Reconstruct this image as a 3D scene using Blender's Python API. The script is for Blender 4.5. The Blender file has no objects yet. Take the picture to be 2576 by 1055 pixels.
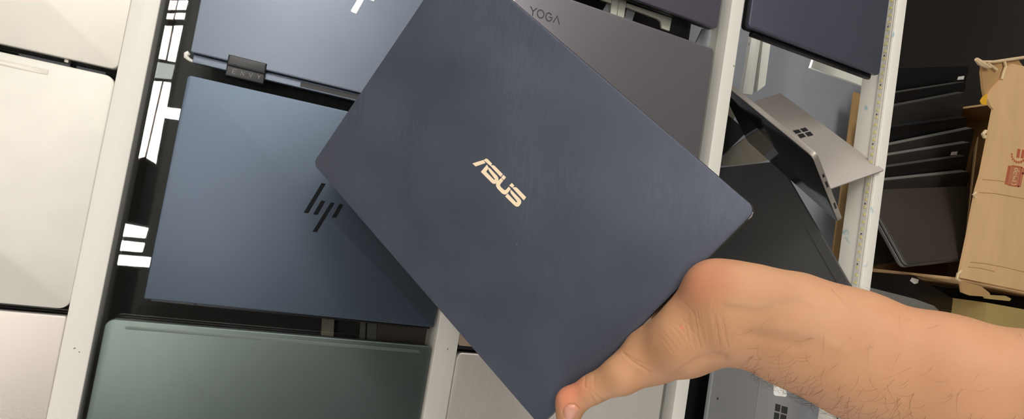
# Laptop display rack in a shop, a hand holding a dark laptop in front of it.
# Rack coordinates used while building: X = straight down, Y = along the shelves, Z = out of the rack
# towards the viewer.  World: x = Y, y = -Z, z = EYE - X.
import bpy, bmesh, math, random
import numpy as np
from mathutils import Vector, Matrix
from mathutils.bvhtree import BVHTree
random.seed(7); rng = np.random.default_rng(7)
EYE = 1.78; H = 0.69; F = 1500.0; CX, CY = 1288.0, 527.5
C = bpy.context.scene.collection

def V3(*a): return np.array(a, float)
def world(p): return Vector((p[1], -p[2], EYE - p[0]))
# camera axes in rack coordinates
CR = V3(.91037, .16049, .38140); CU = V3(-.16981, .98543, -.00936); CF = V3(.37735, .05625, -.92436)
CAM = V3(0, 0, H)
def ray(px, py): return CF + CR * ((px - CX) / F) - CU * ((py - CY) / F)
def at(px, py, z=0.0):                       # point of the plane Z = z seen at that place of the photograph
    d = ray(px, py); return CAM + d * ((z - H) / d[2])
def dep(px, py, d): return CAM + ray(px, py) * d
def on_plane(px, py, O, n):
    d = ray(px, py); return CAM + d * (((O - CAM) @ n) / (d @ n))
def project(P):
    v = P - CAM; t = v @ CF
    return np.stack([CX + F * (v @ CR) / t, CY - F * (v @ CU) / t], -1)

# ------------------------------------------------------------------ materials
def lin(c):
    o = []
    for v in c:
        v /= 255.0; o.append(v / 12.92 if v <= .04045 else ((v + .055) / 1.055) ** 2.4)
    return o
MATS = {}
def mat(name, rgb, rough=.5, metal=0.0, var=.0, vscale=8.0, bump=0.0, bscale=300.0, rvar=0.0, stretch=None,
        spec=.5, emit=0.0, aniso=0.0, second=None, thr=(.55, .62), sscale=14.0, coat=0.0):
    m = bpy.data.materials.new(name); m.use_nodes = True
    nt = m.node_tree; b = nt.nodes['Principled BSDF']; N = nt.nodes.new; L = nt.links.new
    col = lin(rgb) + [1]
    b.inputs['Base Color'].default_value = col; b.inputs['Roughness'].default_value = rough
    b.inputs['Metallic'].default_value = metal; b.inputs['Specular IOR Level'].default_value = spec
    b.inputs['Coat Weight'].default_value = coat
    tc = N('ShaderNodeTexCoord'); co = tc.outputs['Object']
    if stretch:
        mp = N('ShaderNodeMapping'); mp.inputs['Scale'].default_value = stretch; L(co, mp.inputs['Vector']); co = mp.outputs['Vector']
    last = None
    if var or rvar:
        n = N('ShaderNodeTexNoise'); n.inputs['Scale'].default_value = vscale; n.inputs['Detail'].default_value = 6
        L(co, n.inputs['Vector'])
        mr = N('ShaderNodeMapRange'); mr.inputs['From Min'].default_value = .3; mr.inputs['From Max'].default_value = .7
        L(n.outputs['Fac'], mr.inputs['Value'])
        if var:
            mx = N('ShaderNodeMix'); mx.data_type = 'RGBA'
            mx.inputs[6].default_value = [c * (1 - var) for c in col[:3]] + [1]
            mx.inputs[7].default_value = [min(1, c * (1 + var)) for c in col[:3]] + [1]
            L(mr.outputs['Result'], mx.inputs[0]); L(mx.outputs[2], b.inputs['Base Color']); last = mx.outputs[2]
        if rvar:
            r2 = N('ShaderNodeMapRange'); r2.inputs['To Min'].default_value = rough - rvar; r2.inputs['To Max'].default_value = rough + rvar
            L(mr.outputs['Result'], r2.inputs['Value']); L(r2.outputs['Result'], b.inputs['Roughness'])
    if second is not None:
        n = N('ShaderNodeTexNoise'); n.inputs['Scale'].default_value = sscale; n.inputs['Detail'].default_value = 3
        L(tc.outputs['Object'], n.inputs['Vector'])
        r = N('ShaderNodeMapRange'); r.inputs['From Min'].default_value = thr[0]; r.inputs['From Max'].default_value = thr[1]
        L(n.outputs['Fac'], r.inputs['Value'])
        mx = N('ShaderNodeMix'); mx.data_type = 'RGBA'; mx.inputs[6].default_value = col; mx.inputs[7].default_value = lin(second) + [1]
        if last is not None: L(last, mx.inputs[6])
        L(r.outputs['Result'], mx.inputs[0]); L(mx.outputs[2], b.inputs['Base Color'])
    if bump:
        n = N('ShaderNodeTexNoise'); n.inputs['Scale'].default_value = bscale; n.inputs['Detail'].default_value = 4
        L(co, n.inputs['Vector'])
        bp = N('ShaderNodeBump'); bp.inputs['Strength'].default_value = bump; bp.inputs['Distance'].default_value = .001
        L(n.outputs['Fac'], bp.inputs['Height']); L(bp.outputs['Normal'], b.inputs['Normal'])
    if emit:
        b.inputs['Emission Color'].default_value = col; b.inputs['Emission Strength'].default_value = emit
    MATS[name] = m; return m

def add_scratches(m, angle, amt):
    nt = m.node_tree; b = nt.nodes['Principled BSDF']; N = nt.nodes.new; L = nt.links.new
    tc = N('ShaderNodeTexCoord'); mp = N('ShaderNodeMapping'); mp.inputs['Rotation'].default_value = angle; mp.inputs['Scale'].default_value = (12, 150, 150)
    wob = N('ShaderNodeTexNoise'); wob.inputs['Scale'].default_value = 6; L(tc.outputs['Object'], wob.inputs['Vector'])
    ad = N('ShaderNodeVectorMath'); ad.operation = 'MULTIPLY_ADD'; ad.inputs[1].default_value = (.05, .05, .05); L(wob.outputs['Color'], ad.inputs[0]); L(tc.outputs['Object'], ad.inputs[2])
    L(ad.outputs[0], mp.inputs['Vector'])
    n = N('ShaderNodeTexNoise'); n.inputs['Scale'].default_value = 3.0; n.inputs['Detail'].default_value = 4; L(mp.outputs[0], n.inputs['Vector'])
    patch = N('ShaderNodeTexNoise'); patch.inputs['Scale'].default_value = 11; L(tc.outputs['Object'], patch.inputs['Vector'])
    pr = N('ShaderNodeMapRange'); pr.inputs['From Min'].default_value = .42; pr.inputs['From Max'].default_value = .62; L(patch.outputs['Fac'], pr.inputs['Value'])
    mr = N('ShaderNodeMapRange'); mr.inputs['From Min'].default_value = .35; mr.inputs['From Max'].default_value = .65; mr.inputs['To Min'].default_value = -amt; mr.inputs['To Max'].default_value = amt; L(n.outputs['Fac'], mr.inputs['Value'])
    mu = N('ShaderNodeMath'); mu.operation = 'MULTIPLY'; L(mr.outputs[0], mu.inputs[0]); L(pr.outputs[0], mu.inputs[1])
    a1 = N('ShaderNodeMath'); a1.inputs[0].default_value = 1; L(mu.outputs[0], a1.inputs[1])
    src = b.inputs['Base Color'].links[0].from_socket
    mx = N('ShaderNodeVectorMath'); mx.operation = 'SCALE'; L(src, mx.inputs[0]); L(a1.outputs[0], mx.inputs['Scale']); L(mx.outputs[0], b.inputs['Base Color'])

def glass_mat(name, tint=(247, 248, 246), ior=1.5):
    m = bpy.data.materials.new(name); m.use_nodes = True; nt = m.node_tree; nt.nodes.clear()
    N = nt.nodes.new; L = nt.links.new
    o = N('ShaderNodeOutputMaterial'); t = N('ShaderNodeBsdfTransparent'); g = N('ShaderNodeBsdfGlossy'); x = N('ShaderNodeMixShader')
    f = N('ShaderNodeFresnel'); f.inputs['IOR'].default_value = ior
    t.inputs['Color'].default_value = lin(tint) + [1]; g.inputs['Roughness'].default_value = .015
    g.inputs['Color'].default_value = (1, 1, 1, 1)
    ge = N('ShaderNodeNewGeometry'); su = N('ShaderNodeMath'); su.operation = 'SUBTRACT'; su.inputs[0].default_value = 1; L(ge.outputs['Backfacing'], su.inputs[1])
    mu = N('ShaderNodeMath'); mu.operation = 'MULTIPLY'; L(f.outputs[0], mu.inputs[0]); L(su.outputs[0], mu.inputs[1])
    L(mu.outputs[0], x.inputs[0]); L(t.outputs[0], x.inputs[1]); L(g.outputs[0], x.inputs[2]); L(x.outputs[0], o.inputs[0])
    return m

# ------------------------------------------------------------------ mesh helpers
class MB:
    def __init__(s): s.v = []; s.f = []; s.m = []
    def add(s, verts, faces, mi=0):
        o = len(s.v); s.v += [np.asarray(v, float) for v in verts]
        for f in faces: s.f.append([i + o for i in f]); s.m.append(mi)
    def build(s, name, mats, parent=None, base=None, smooth=False, angle=20):
        mats = mats if isinstance(mats, (list, tuple)) else [mats]
        b = base if base is not None else (parent['_b'] if parent is not None and '_b' in parent else (0, 0, 0))
        bw = world(b)
        me = bpy.data.meshes.new(name)
        me.from_pydata([world(v) - bw for v in s.v], [], s.f)
        for m in mats: me.materials.append(m)
        for p, mi in zip(me.polygons, s.m): p.material_index = mi
        bm = bmesh.new(); bm.from_mesh(me); bmesh.ops.recalc_face_normals(bm, faces=bm.faces); bm.to_mesh(me); bm.free()
        for p in me.polygons: p.use_smooth = True
        if not smooth: me.set_sharp_from_angle(angle=math.radians(angle))
        o = bpy.data.objects.new(name, me); C.objects.link(o)
        if parent is not None: o.parent = parent
        else: o.location = bw
        return o

class Frame:                                  # local axes: a, b in the plate, c out of it
    def __init__(s, O, a, b, c=None):
        s.O = np.asarray(O, float); s.a = np.asarray(a, float) / np.linalg.norm(a)
        bb = np.asarray(b, float); bb = bb - s.a * (bb @ s.a); s.b = bb / np.linalg.norm(bb)
        s.c = np.cross(s.a, s.b) if c is None else np.asarray(c, float)
    def __call__(s, x, y, z): return s.O + s.a * x + s.b * y + s.c * z
RACK = Frame((0, 0, 0), (1, 0, 0), (0, 1, 0))

def rounded(x0, x1, y0, y1, r, n=6):
    if not isinstance(r, (tuple, list)): r = (r,) * 4
    pts = []
    for (cx, cy, sx, sy, a0), rr in zip(((x1, y1, -1, -1, 0), (x0, y1, 1, -1, 90), (x0, y0, 1, 1, 180), (x1, y0, -1, 1, 270)), r):
        if rr <= 1e-6: pts.append((cx, cy)); continue
        for k in range(n + 1):
            a = math.radians(a0 + 90 * k / n)
            pts.append((cx + sx * rr + rr * math.cos(a), cy + sy * rr + rr * math.sin(a)))
    return pts
def plate(mb, fr, x0, x1, y0, y1, z0, z1, r=.0, bev=.001, mi=0, n=6, bev0=None):
    bev0 = bev if bev0 is None else bev0
    R = (r,) * 4 if not isinstance(r, (tuple, list)) else r
    def ring(i, z): return [fr(x, y, z) for x, y in rounded(x0 + i, x1 - i, y0 + i, y1 - i, tuple(max(q - i, 4e-6) for q in R), n)]
    rings = []
    for k in range(4):
        t = math.radians(90 * k / 3); rings.append(ring(bev0 * (1 - math.sin(t)), z0 + bev0 * (1 - math.cos(t))))
    for k in range(4):
        t = math.radians(90 * k / 3); rings.append(ring(bev * (1 - math.cos(t)), z1 - bev * (1 - math.sin(t))))
    m = len(rings[0]); vs = [p for q in rings for p in q]; fs = []
    for k in range(len(rings) - 1):
        for i in range(m):
            j = (i + 1) % m; fs.append([k * m + i, k * m + j, (k + 1) * m + j, (k + 1) * m + i])
    fs.append(list(range(m))[::-1]); fs.append([(len(rings) - 1) * m + i for i in range(m)])
    mb.add(vs, fs, mi)
def prism(mb, fr, poly, z0, z1, mi=0):        # extruded outline
    m = len(poly)
    vs = [fr(x, y, z0) for x, y in poly] + [fr(x, y, z1) for x, y in poly]
    fs = [list(range(m))[::-1], list(range(m, 2 * m))] + [[i, (i + 1) % m, m + (i + 1) % m, m + i] for i in range(m)]
    mb.add(vs, fs, mi)
def prism_pts(mb, pts, off, mi=0):            # outline given as 3-D points, thickness vector off
    m = len(pts); vs = list(pts) + [p + off for p in pts]
    fs = [list(range(m))[::-1], list(range(m, 2 * m))] + [[i, (i + 1) % m, m + (i + 1) % m, m + i] for i in range(m)]
    mb.add(vs, fs, mi)
def box(mb, x0, x1, y0, y1, z0, z1, mi=0, fr=RACK, bev=0.0):
    if bev: plate(mb, fr, x0, x1, y0, y1, z0, z1, 0, bev, mi)
    else: prism(mb, fr, [(x0, y0), (x1, y0), (x1, y1), (x0, y1)], z0, z1, mi)
def stroke(mb, fr, pts, w, z0, z1, mi=0, closed=False):
    pts = [np.array(p, float) for p in pts]; n = len(pts); L, R = [], []
    for i in range(n):
        p0 = pts[(i - 1) % n] if closed or i > 0 else pts[i]; p1 = pts[(i + 1) % n] if closed or i < n - 1 else pts[i]
        d = p1 - p0; d /= np.linalg.norm(d); nn = np.array([-d[1], d[0]])
        k = 1.0
        if 0 < i < n - 1 or closed:
            d0 = pts[i] - p0; d0 /= np.linalg.norm(d0); k = 1 / max(.5, abs(np.array([-d0[1], d0[0]]) @ nn))
        L.append(pts[i] + nn * w / 2 * k); R.append(pts[i] - nn * w / 2 * k)
    segs = n if closed else n - 1
    for i in range(segs):
        j = (i + 1) % n
        prism(mb, fr, [L[i], L[j], R[j], R[i]], z0, z1, mi)
def tube(mb, pts, r, n=8, mi=0, caps=True):
    pts = [np.asarray(p, float) for p in pts]; rr = r if isinstance(r, (list, tuple, np.ndarray)) else [r] * len(pts)
    up = V3(.3, .2, .93); vs = []; fs = []
    for i, p in enumerate(pts):
        d = pts[min(i + 1, len(pts) - 1)] - pts[max(i - 1, 0)]; d /= np.linalg.norm(d) + 1e-12
        a = np.cross(d, up); a /= np.linalg.norm(a) + 1e-12; b = np.cross(d, a)
        for k in range(n):
            t = 2 * math.pi * k / n; vs.append(p + (a * math.cos(t) + b * math.sin(t)) * rr[i])
    for i in range(len(pts) - 1):
        for k in range(n):
            j = (k + 1) % n; fs.append([i * n + k, i * n + j, (i + 1) * n + j, (i + 1) * n + k])
    if caps: fs.append(list(range(n))); fs.append([(len(pts) - 1) * n + k for k in range(n)][::-1])
    mb.add(vs, fs, mi)

def tag(o, label, cat, group=None):
    o['label'] = label; o['category'] = cat
    if group: o['group'] = group
    return o
def thing(name, label, cat, base, group=None):
    o = bpy.data.objects.new(name, None); C.objects.link(o); o.location = world(base); o.empty_display_size = .05
    o['_b'] = [float(x) for x in base]
    return tag(o, label, cat, group)
def part(name, m, parent, fn, smooth=False, label=None, base=None):
    mb = MB(); fn(mb)
    root = parent
    b = base if base is not None else list(parent['_b']) if '_b' in parent else None
    o = mb.build(name, m, parent, base=b, smooth=smooth)
    o['_b'] = [float(x) for x in b]
    if label: o['label'] = label
    return o
def struct(name, m, fn):
    mb = MB(); fn(mb); o = mb.build(name, m); o['kind'] = 'structure'; return o

# ------------------------------------------------------------------ colours
rail_m = mat('rail_paint', (222, 219, 211), .38, bump=.05, bscale=500, second=(120, 100, 70), thr=(.735, .745), sscale=70)
rail_blue = mat('rail_paint_stained', (236, 232, 222), .38, second=(168, 198, 206), thr=(.66, .70), sscale=26)
silver_w = mat('pale_silver_lid', (204, 200, 190), .42, .25, var=.02, vscale=30)
silver_w2 = mat('pale_silver_lid_worn', (209, 206, 197), .45, .25, var=.035, vscale=26)
silver_p = mat('warm_grey_lid', (205, 197, 190), .4, .45, var=.02)
envy_m = mat('blue_grey_metal', (110, 119, 133), .44, .6, var=.02, vscale=20, bump=.03, bscale=1500)
hp_m = mat('dark_blue_metal', (77, 88, 102), .42, .7, var=.03, vscale=14, bump=.04, bscale=1500)
green_m = mat('green_grey_metal', (106, 118, 114), .40, .8, var=.04, vscale=12, bump=.03, bscale=1500)
yoga_m = mat('mauve_grey_metal', (148, 143, 149), .38, .75, var=.03, vscale=14)
plum_m = mat('plum_grey_metal', (120, 114, 130), .38, .7, var=.03)
navy_m = mat('navy_metal', (98, 101, 116), .4, .6, var=.03)
rose_m = mat('rose_tan_metal', (196, 172, 150), .4, .6)
taupe_m = mat('taupe_brushed_metal', (226, 220, 212), .36, .45, var=.03, vscale=30, stretch=(1, 1, 14))
asus_m = mat('smudged_navy_lid', (84, 89, 104), .42, .5, var=.13, vscale=16, bump=.02, bscale=900, rvar=.06)
add_scratches(asus_m, (.4, .5, .9), .07)
asus_edge = mat('black_bevel', (30, 30, 34), .25, .6)
chrome_w = mat('worn_bright_metal', (205, 203, 198), .3, .9)
dark_m = mat('dark_plastic', (30, 30, 33), .45)
black_m = mat('black_plastic', (17, 17, 19), .35)
gold_m = mat('pale_gold_foil', (255, 232, 198), .55, .1)
logo_blk = mat('gloss_black_inlay', (26, 27, 30), .15)
mirror_m = mat('mirror_chrome', (240, 238, 228), .04, 1.0)
foil_grey = mat('grey_lettering', (112, 112, 114), .4, .5)
yoga_ink = mat('dark_lettering', (52, 48, 52), .5)
steel_m = mat('warm_grey_magnesium', (172, 164, 156), .42, .45, var=.02, vscale=20)
steel2_m = mat('grey_magnesium', (150, 150, 150), .45, .45, var=.02)
screen_m = mat('black_screen', (14, 14, 15), .12)
fabric_m = mat('charcoal_cover_cloth', (82, 81, 80), .85, bump=.25, bscale=1800)
board_g = mat('grey_back_board', (152, 154, 164), .6, var=.05, vscale=4)
board_d = mat('black_back_board', (18, 19, 22), .5)
white_p = mat('white_plastic', (235, 233, 225), .4)
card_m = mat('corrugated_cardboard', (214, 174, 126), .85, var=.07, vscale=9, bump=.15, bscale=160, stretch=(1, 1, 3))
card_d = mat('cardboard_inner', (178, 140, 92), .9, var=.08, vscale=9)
card_edge = mat('cardboard_torn_edge', (214, 188, 148), .95, var=.1, vscale=60)
card_o = mat('olive_cardboard', (172, 148, 92), .9, var=.06)
print_m = mat('red_print', (176, 92, 62), .9)
yellow_m = mat('yellow_tape', (226, 168, 40), .5)
sticker_m = mat('white_sticker', (238, 236, 232), .6)
box_dark = mat('black_laptop_shell', (46, 44, 42), .5, .2, var=.06, vscale=40)
box_dark2 = mat('dark_brown_laptop_shell', (52, 44, 38), .6, .1, var=.05, vscale=200)
edge_mid = mat('worn_dark_edge', (104, 102, 96), .4, .5)
box_grey = mat('gunmetal_edge', (186, 184, 176), .35, .7)
led_m = mat('led_base', (214, 210, 200), .5)
led_y = mat('led_chip', (226, 214, 140), .4)
led_k = mat('led_resistor', (70, 70, 70), .5)
glass_m = glass_mat('clear_glass')
floor_m = mat('dark_floor', (40, 34, 30), .6, var=.15, vscale=3)
wall_m = mat('dark_wall', (38, 35, 33), .8, var=.1, vscale=2)
wallf_m = mat('shop_wall', (70, 68, 66), .8, var=.08, vscale=2)
ceil_m = mat('ceiling_paint', (200, 196, 188), .9)
frame_m = mat('window_frame', (90, 90, 92), .5)
day_m = mat('window_daylight', (255, 250, 240), emit=60.0)
haze_m = mat('window_frosted', (255, 238, 226), emit=34.0)
day_soft = mat('transom_daylight', (250, 250, 255), emit=1.2)
day_b = mat('logo_pane_light', (255, 250, 225), emit=3)

# ------------------------------------------------------------------ room
struct('floor', floor_m, lambda b: box(b, EYE, EYE + .05, -3.5, 3.5, -.9, 3.2))
struct('wall_back', wall_m, lambda b: box(b, -1.4, EYE, -3.5, 3.5, -.95, -.9))
struct('ceiling', ceil_m, lambda b: box(b, -1.45, -1.4, -3.5, 3.5, -.95, 3.2))
DW = 3.0                                        # distance of the shop front behind the viewer
def wq(px, py):                                 # where the glass mirrors that part of the shop front
    p = at(px, py, -DW); return p[0], p[1]
struct('wall_front', wallf_m, lambda b: box(b, -1.4, EYE, -3.5, 3.5, DW + .06, DW + .12))
def window(n, polys, m, frame=.004):
    def fn(b):
        for q in polys:
            prism(b, RACK, q, DW + .03, DW + .055)
    o = struct('window_%d' % n, m, fn)
    def fr(b):
        for q in polys: stroke(b, RACK, q, frame, DW + .02, DW + .058, closed=True)
    mb = MB(); fr(mb); f = mb.build('window_frame', frame_m, o, base=(0, 0, 0)); return o
P = lambda *pts: [wq(*p) for p in pts]
window(1, [P((447, -4), (474, -4), (467, 22), (441, 22)), P((440, 28), (466, 28), (463, 46), (437, 46)), P((436, 61), (461, 61), (440, 154), (417, 150))], day_m)
window(2, [P((409, 203), (431, 206), (419, 268), (455, 272), (450, 302), (414, 296), (391, 412), (364, 396))], day_m)
window(3, [P((400, -4), (446, -4), (440, 23), (396, 22)), P((395, 28), (439, 29), (434, 47), (392, 44)), P((390, 58), (434, 62), (416, 149), (378, 143)), P((368, 200), (408, 203), (364, 394), (350, 398), (330, 404), (312, 440), (305, 430))], haze_m)
window(7, [P((378, 149), (440, 160), (431, 199), (366, 193))], mat('window_greyed', (205, 212, 205), emit=13.0))
window(4, [P((312, 562), (372, 574), (364, 602), (300, 596)), P((300, 604), (363, 612), (356, 638), (292, 632)), P((290, 640), (378, 648), (374, 676), (280, 668))], day_m)
window(5, [[(-1.28, -1.6), (-.86, -1.6), (-.86, 2.4), (-1.28, 2.4)]], day_soft, .03)
window(6, [P((850, -140), (985, -140), (960, 70), (850, 60))], day_b)  # bright pane added for the mirror logo to reflect

# ------------------------------------------------------------------ display rack
rack = thing('display_rack', 'cream-railed glass display rack holding the rows of closed laptops', 'display rack', (EYE, 0, -.2))
Y0, Y1 = -1.0, 1.25
def rail(x0, x1, zf, m=rail_m, zb=-.03):
    return part('rail', m, rack, lambda b: (box(b, x0, x1, Y0, Y1, zb, zf, bev=.0012)))
rail(-.1508, -.1268, .020)
rail(.2055, .2330, .022)
rail(.5575, .5790, .020)
r4 = rail(.8963, .9175, .018, rail_blue)
part('led_strip', [led_m, led_y, led_k], r4, lambda b: (
    box(b, .8940, .8963, -.62, 1.2, .003, .0125),
    [box(b, .8934, .8940, y, y + .004, .006, .010, 1) for y in np.arange(-.6, 1.18, .0125)],
    [box(b, .8935, .8940, y, y + .0025, .0065, .0085, 2) for y in np.arange(-.594, 1.18, .05)],
    box(b, .8953, .8963, -.62, 1.2, .0140, .0155)))
for x0, x1 in ((-.62, -.1508), (-.1268, .2055), (.2330, .5575)):
    part('glass_pane', glass_m, rack, lambda b: box(b, x0, x1, Y0, Y1, -.006, -.001))
    part('back_panel', board_d, rack, lambda b: box(b, x0 + .002, x1 - .002, Y0, Y1, -.075, -.065))
part('glass_shelf', glass_m, rack, lambda b: box(b, .8975, .9035, Y0, Y1, -.46, -.03))
part('back_board', board_g, rack, lambda b: box(b, .579, 1.47, Y0, Y1, -.475, -.46))
part('glass_shelf', glass_m, rack, lambda b: box(b, .5595, .577, Y0, Y1, -.46, -.03))
for y in (Y0 - .04, Y1):
    part('upright', rail_m, rack, lambda b: box(b, -.7, EYE, y, y + .04, -.48, .02, bev=.001))
# frame reflections in the middle row's glass, made as pale pieces behind it
for poly in ([(1780, 176), (1790, 184), (1779, 288), (1765, 278)], [(1541, -4), (1557, -4), (1551, 39), (1536, 34)], [(1558, -4), (1576, 2), (1569, 47), (1553, 40)],
                 [(1577, 8), (1690, 46), (1684, 78), (1665, 71), (1663, 55), (1655, 48), (1576, 18)], [(1500, -8), (1538, 0), (1538, 8), (1515, 0)]):
    part('frame_reflection', white_p, rack, lambda b: prism_pts(b, [at(x, y, -.009) for x, y in poly], V3(0, 0, -.003)))
for q in (
    [(1578, 22), (1598, 30), (1590, 54), (1570, 48)], [(1768, 72), (1800, 78), (1778, 128), (1750, 110)], [(1530, 4), (1537, 6), (1534, 34), (1516, 28)]):
    part('gap_reflection', board_g, rack, lambda b: prism_pts(b, [at(x, y, -.016) for x, y in q], V3(0, 0, -.003)))  # grey parts of the same reflections, as solid pieces
refl_b = mat('beige_reflection', (120, 112, 100), .5); refl_g = mat('grey_reflection', (86, 84, 80), .5); refl_n = mat('brown_reflection', (66, 60, 54), .5)  # tones of room reflections, put into solid pieces
for m_, q in ((refl_b, [(812, 775), (842, 775), (838, 870), (806, 870)]), (refl_g, [(908, 780), (922, 780), (917, 880), (903, 880)]), (refl_g, [(926, 780), (950, 780), (945, 880), (921, 880)])):
    part('post_and_reflection', m_, rack, lambda b: prism_pts(b, [at(x, y, -.02) for x, y in q], V3(0, 0, -.004)))  # room reflections in the glass, built as strips behind it
part('inner_reflection', refl_n, rack, lambda b: prism_pts(b, [at(x, y, -.022) for x, y in [(952, 780), (1098, 780), (1090, 900), (944, 900)]], V3(0, 0, -.004)))  # brown part of the room reflection, built as a sheet
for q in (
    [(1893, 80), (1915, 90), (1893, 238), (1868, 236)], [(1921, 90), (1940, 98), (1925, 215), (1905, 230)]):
    part('post_and_reflection', rail_m, rack, lambda b: prism_pts(b, [at(x, y, -.30) for x, y in q], V3(0, 0, -.01)))
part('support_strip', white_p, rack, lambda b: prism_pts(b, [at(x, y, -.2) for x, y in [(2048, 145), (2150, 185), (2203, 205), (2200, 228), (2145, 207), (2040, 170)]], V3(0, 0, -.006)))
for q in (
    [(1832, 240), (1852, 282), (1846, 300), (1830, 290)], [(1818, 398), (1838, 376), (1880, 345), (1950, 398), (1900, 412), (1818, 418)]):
    part('shelf_reflection', refl_b, rack, lambda b: prism_pts(b, [at(x, y, -.32) for x, y in q], V3(0, 0, -.006)))  # pale reflection on the shelf glass, shaped as solid pieces

# ------------------------------------------------------------------ laptops on the rack
def laptop(name, label, x0, x1, y0, y1, lid, base, t=.016, r=.006, z0=.0004, lidt=.45, fr=None, bev=.0012, group='closed laptops standing on the display rack', gap=.0006):
    fr = fr or RACK
    root = thing(name, label, 'laptop', fr((x0 + x1) / 2, (y0 + y1) / 2, z0), group)
    part('base', base, root, lambda b: plate(b, fr, x0 + .0008, x1 - .0008, y0 + .0008, y1 - .0008, z0, z0 + t * (1 - lidt) - gap, r, bev))
    l = part('lid', lid, root, lambda b: plate(b, fr, x0, x1, y0, y1, z0 + t * (1 - lidt), z0 + t, r, bev))
    return root, l
ZL = .0164
w0, l0 = laptop('laptop', 'pale silver closed laptop at the top left, above the off-white one with film strip', -.462, -.1512, .1035, .325, silver_w, silver_p)
part('lid_tab', silver_w, w0, lambda b: plate(b, RACK, -.1950, -.1915, .1005, .1036, .004, .012, .0006, .0004))
w1, l1 = laptop('laptop', 'off-white closed laptop with rounded corner and clear film strip, middle of the left row', -.460, -.1512, -.1275, .0965, silver_w2, dark_m, r=.009)
part('film_strip', mat('clear_film', (214, 207, 196), .2), w1, lambda b: plate(b, RACK, -.330, -.2035, .0845, .0895, ZL, ZL + .0003, .001, .0001))
w2, l2 = laptop('laptop', 'warm grey closed laptop at the bottom of the left row, edge level with the rail', -.455, -.1512, -.355, -.134, silver_p, dark_m, r=.003)

# blue-grey laptop with the hinge block
ev, le = laptop('laptop', 'blue-grey closed laptop with a mirror logo and a dark block on its hinge', -.0945, .2018, .1375, .352, envy_m, envy_m, r=(.003, .003, .0015, .0015), lidt=.4)
part('rear_edge', [envy_m, dark_m], ev, lambda b: (plate(b, RACK, -.092, .2010, .1285, .1372, .002, .0095, .001, .0008),
     box(b, .012, .082, .1300, .1350, .0094, .0099, 1), box(b, .085, .15, .1300, .1350, .0094, .0099, 1)))
hb = part('hinge_block', dark_m, ev, lambda b: (plate(b, RACK, -.0605, -.0235, .1225, .1365, .002, .0150, .0006, .0015), plate(b, RACK, -.0605, -.0235, .1330, .1440, .012, .0180, .0006, .0020)))
def envy_text(b):
    fr = Frame((-.0540, .1262, .0151), (1, 0, 0), (0, 1, 0)); h = .0042; w = .0030; s = .0078; k = .00045
    for i, L in enumerate(([[(w, 0), (0, 0), (0, h), (w, h)], [(0, h / 2), (w * .8, h / 2)]], [[(0, 0), (0, h), (w, 0), (w, h)]], [[(0, h), (w / 2, 0), (w, h)]], [[(0, h), (w / 2, h * .5), (w / 2, 0)], [(w, h), (w / 2, h * .5)]])):
        for q in L: stroke(b, fr, [(x + i * s, y) for x, y in q], k, -.0003, .0003)
part('lettering', foil_grey, hb, envy_text)
n_z = V3(0, 0, 1)
def inlay(polys, O, n, th=.0004):
    def fn(b):
        for q in polys: prism_pts(b, [on_plane(x, y, O, n) - n * .0002 for x, y in q], n * th)
    return fn
part('logo', mirror_m, le, inlay([[(883, 26), (884, 29.5), (895.7, 34), (897.5, 31), (930, -28), (945, -58), (930, -62), (899, 0)], [(931, 0), (940, 2.8), (965, -40), (955, -43)], [(893, -37), (907, -33), (925, -68), (911, -72)], [(866, -43), (880, -39), (938, -150), (924, -154)]], V3(0, 0, ZL), n_z))
part('cable_end', white_p, ev, lambda b: tube(b, [at(x, y, .006) for x, y in [(476, 133), (469, 137), (468, 143), (476, 150), (490, 157), (508, 162), (530, 165), (548, 167)]], [.0024, .0027, .0024, .0018, .0014, .0011, .0009, .0006], 8), smooth=True)

hp, lh = laptop('laptop', 'dark blue closed laptop with four black slanted logo bars, centre of the second row', -.0930, .2018, -.1108, .1142, hp_m, dark_m, r=(.004, .004, .001, .001))
S = 7.03
part('logo', logo_blk, lh, inlay([[(750 + x / S, 450 + y / S) for x, y in q] for q in ([(416, 75), (490, 90), (180, 610), (98, 600)], [(408, 385), (482, 400), (345, 640), (262, 632)],
     [(576, 420), (648, 430), (330, 945), (254, 938)], [(731, 447), (803, 460), (672, 690), (592, 685)])], V3(0, 0, ZL), n_z))
part('hinge_bar', black_m, hp, lambda b: plate(b, RACK, -.088, .200, -.1145, -.1104, .002, .0085, .001, .0008))
part('rubber_bump', dark_m, hp, lambda b: plate(b, RACK, -.051, -.048, -.1128, -.1105, .010, .0155, .0004, .0004))

gr, lg = laptop('laptop', 'green-grey closed laptop with a long hinge slot, bottom of the second row', -.1205, .2035, -.352, -.1330, green_m, dark_m, r=(.003, .008, .008, .003))
part('hinge_slot', mat('green_slot', (112, 122, 117), .5, .6), lg, lambda b: plate(b, RACK, -.1035, .190, -.1415, -.1382, ZL - .0003, ZL + .0002, .0016, .0001))

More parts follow.
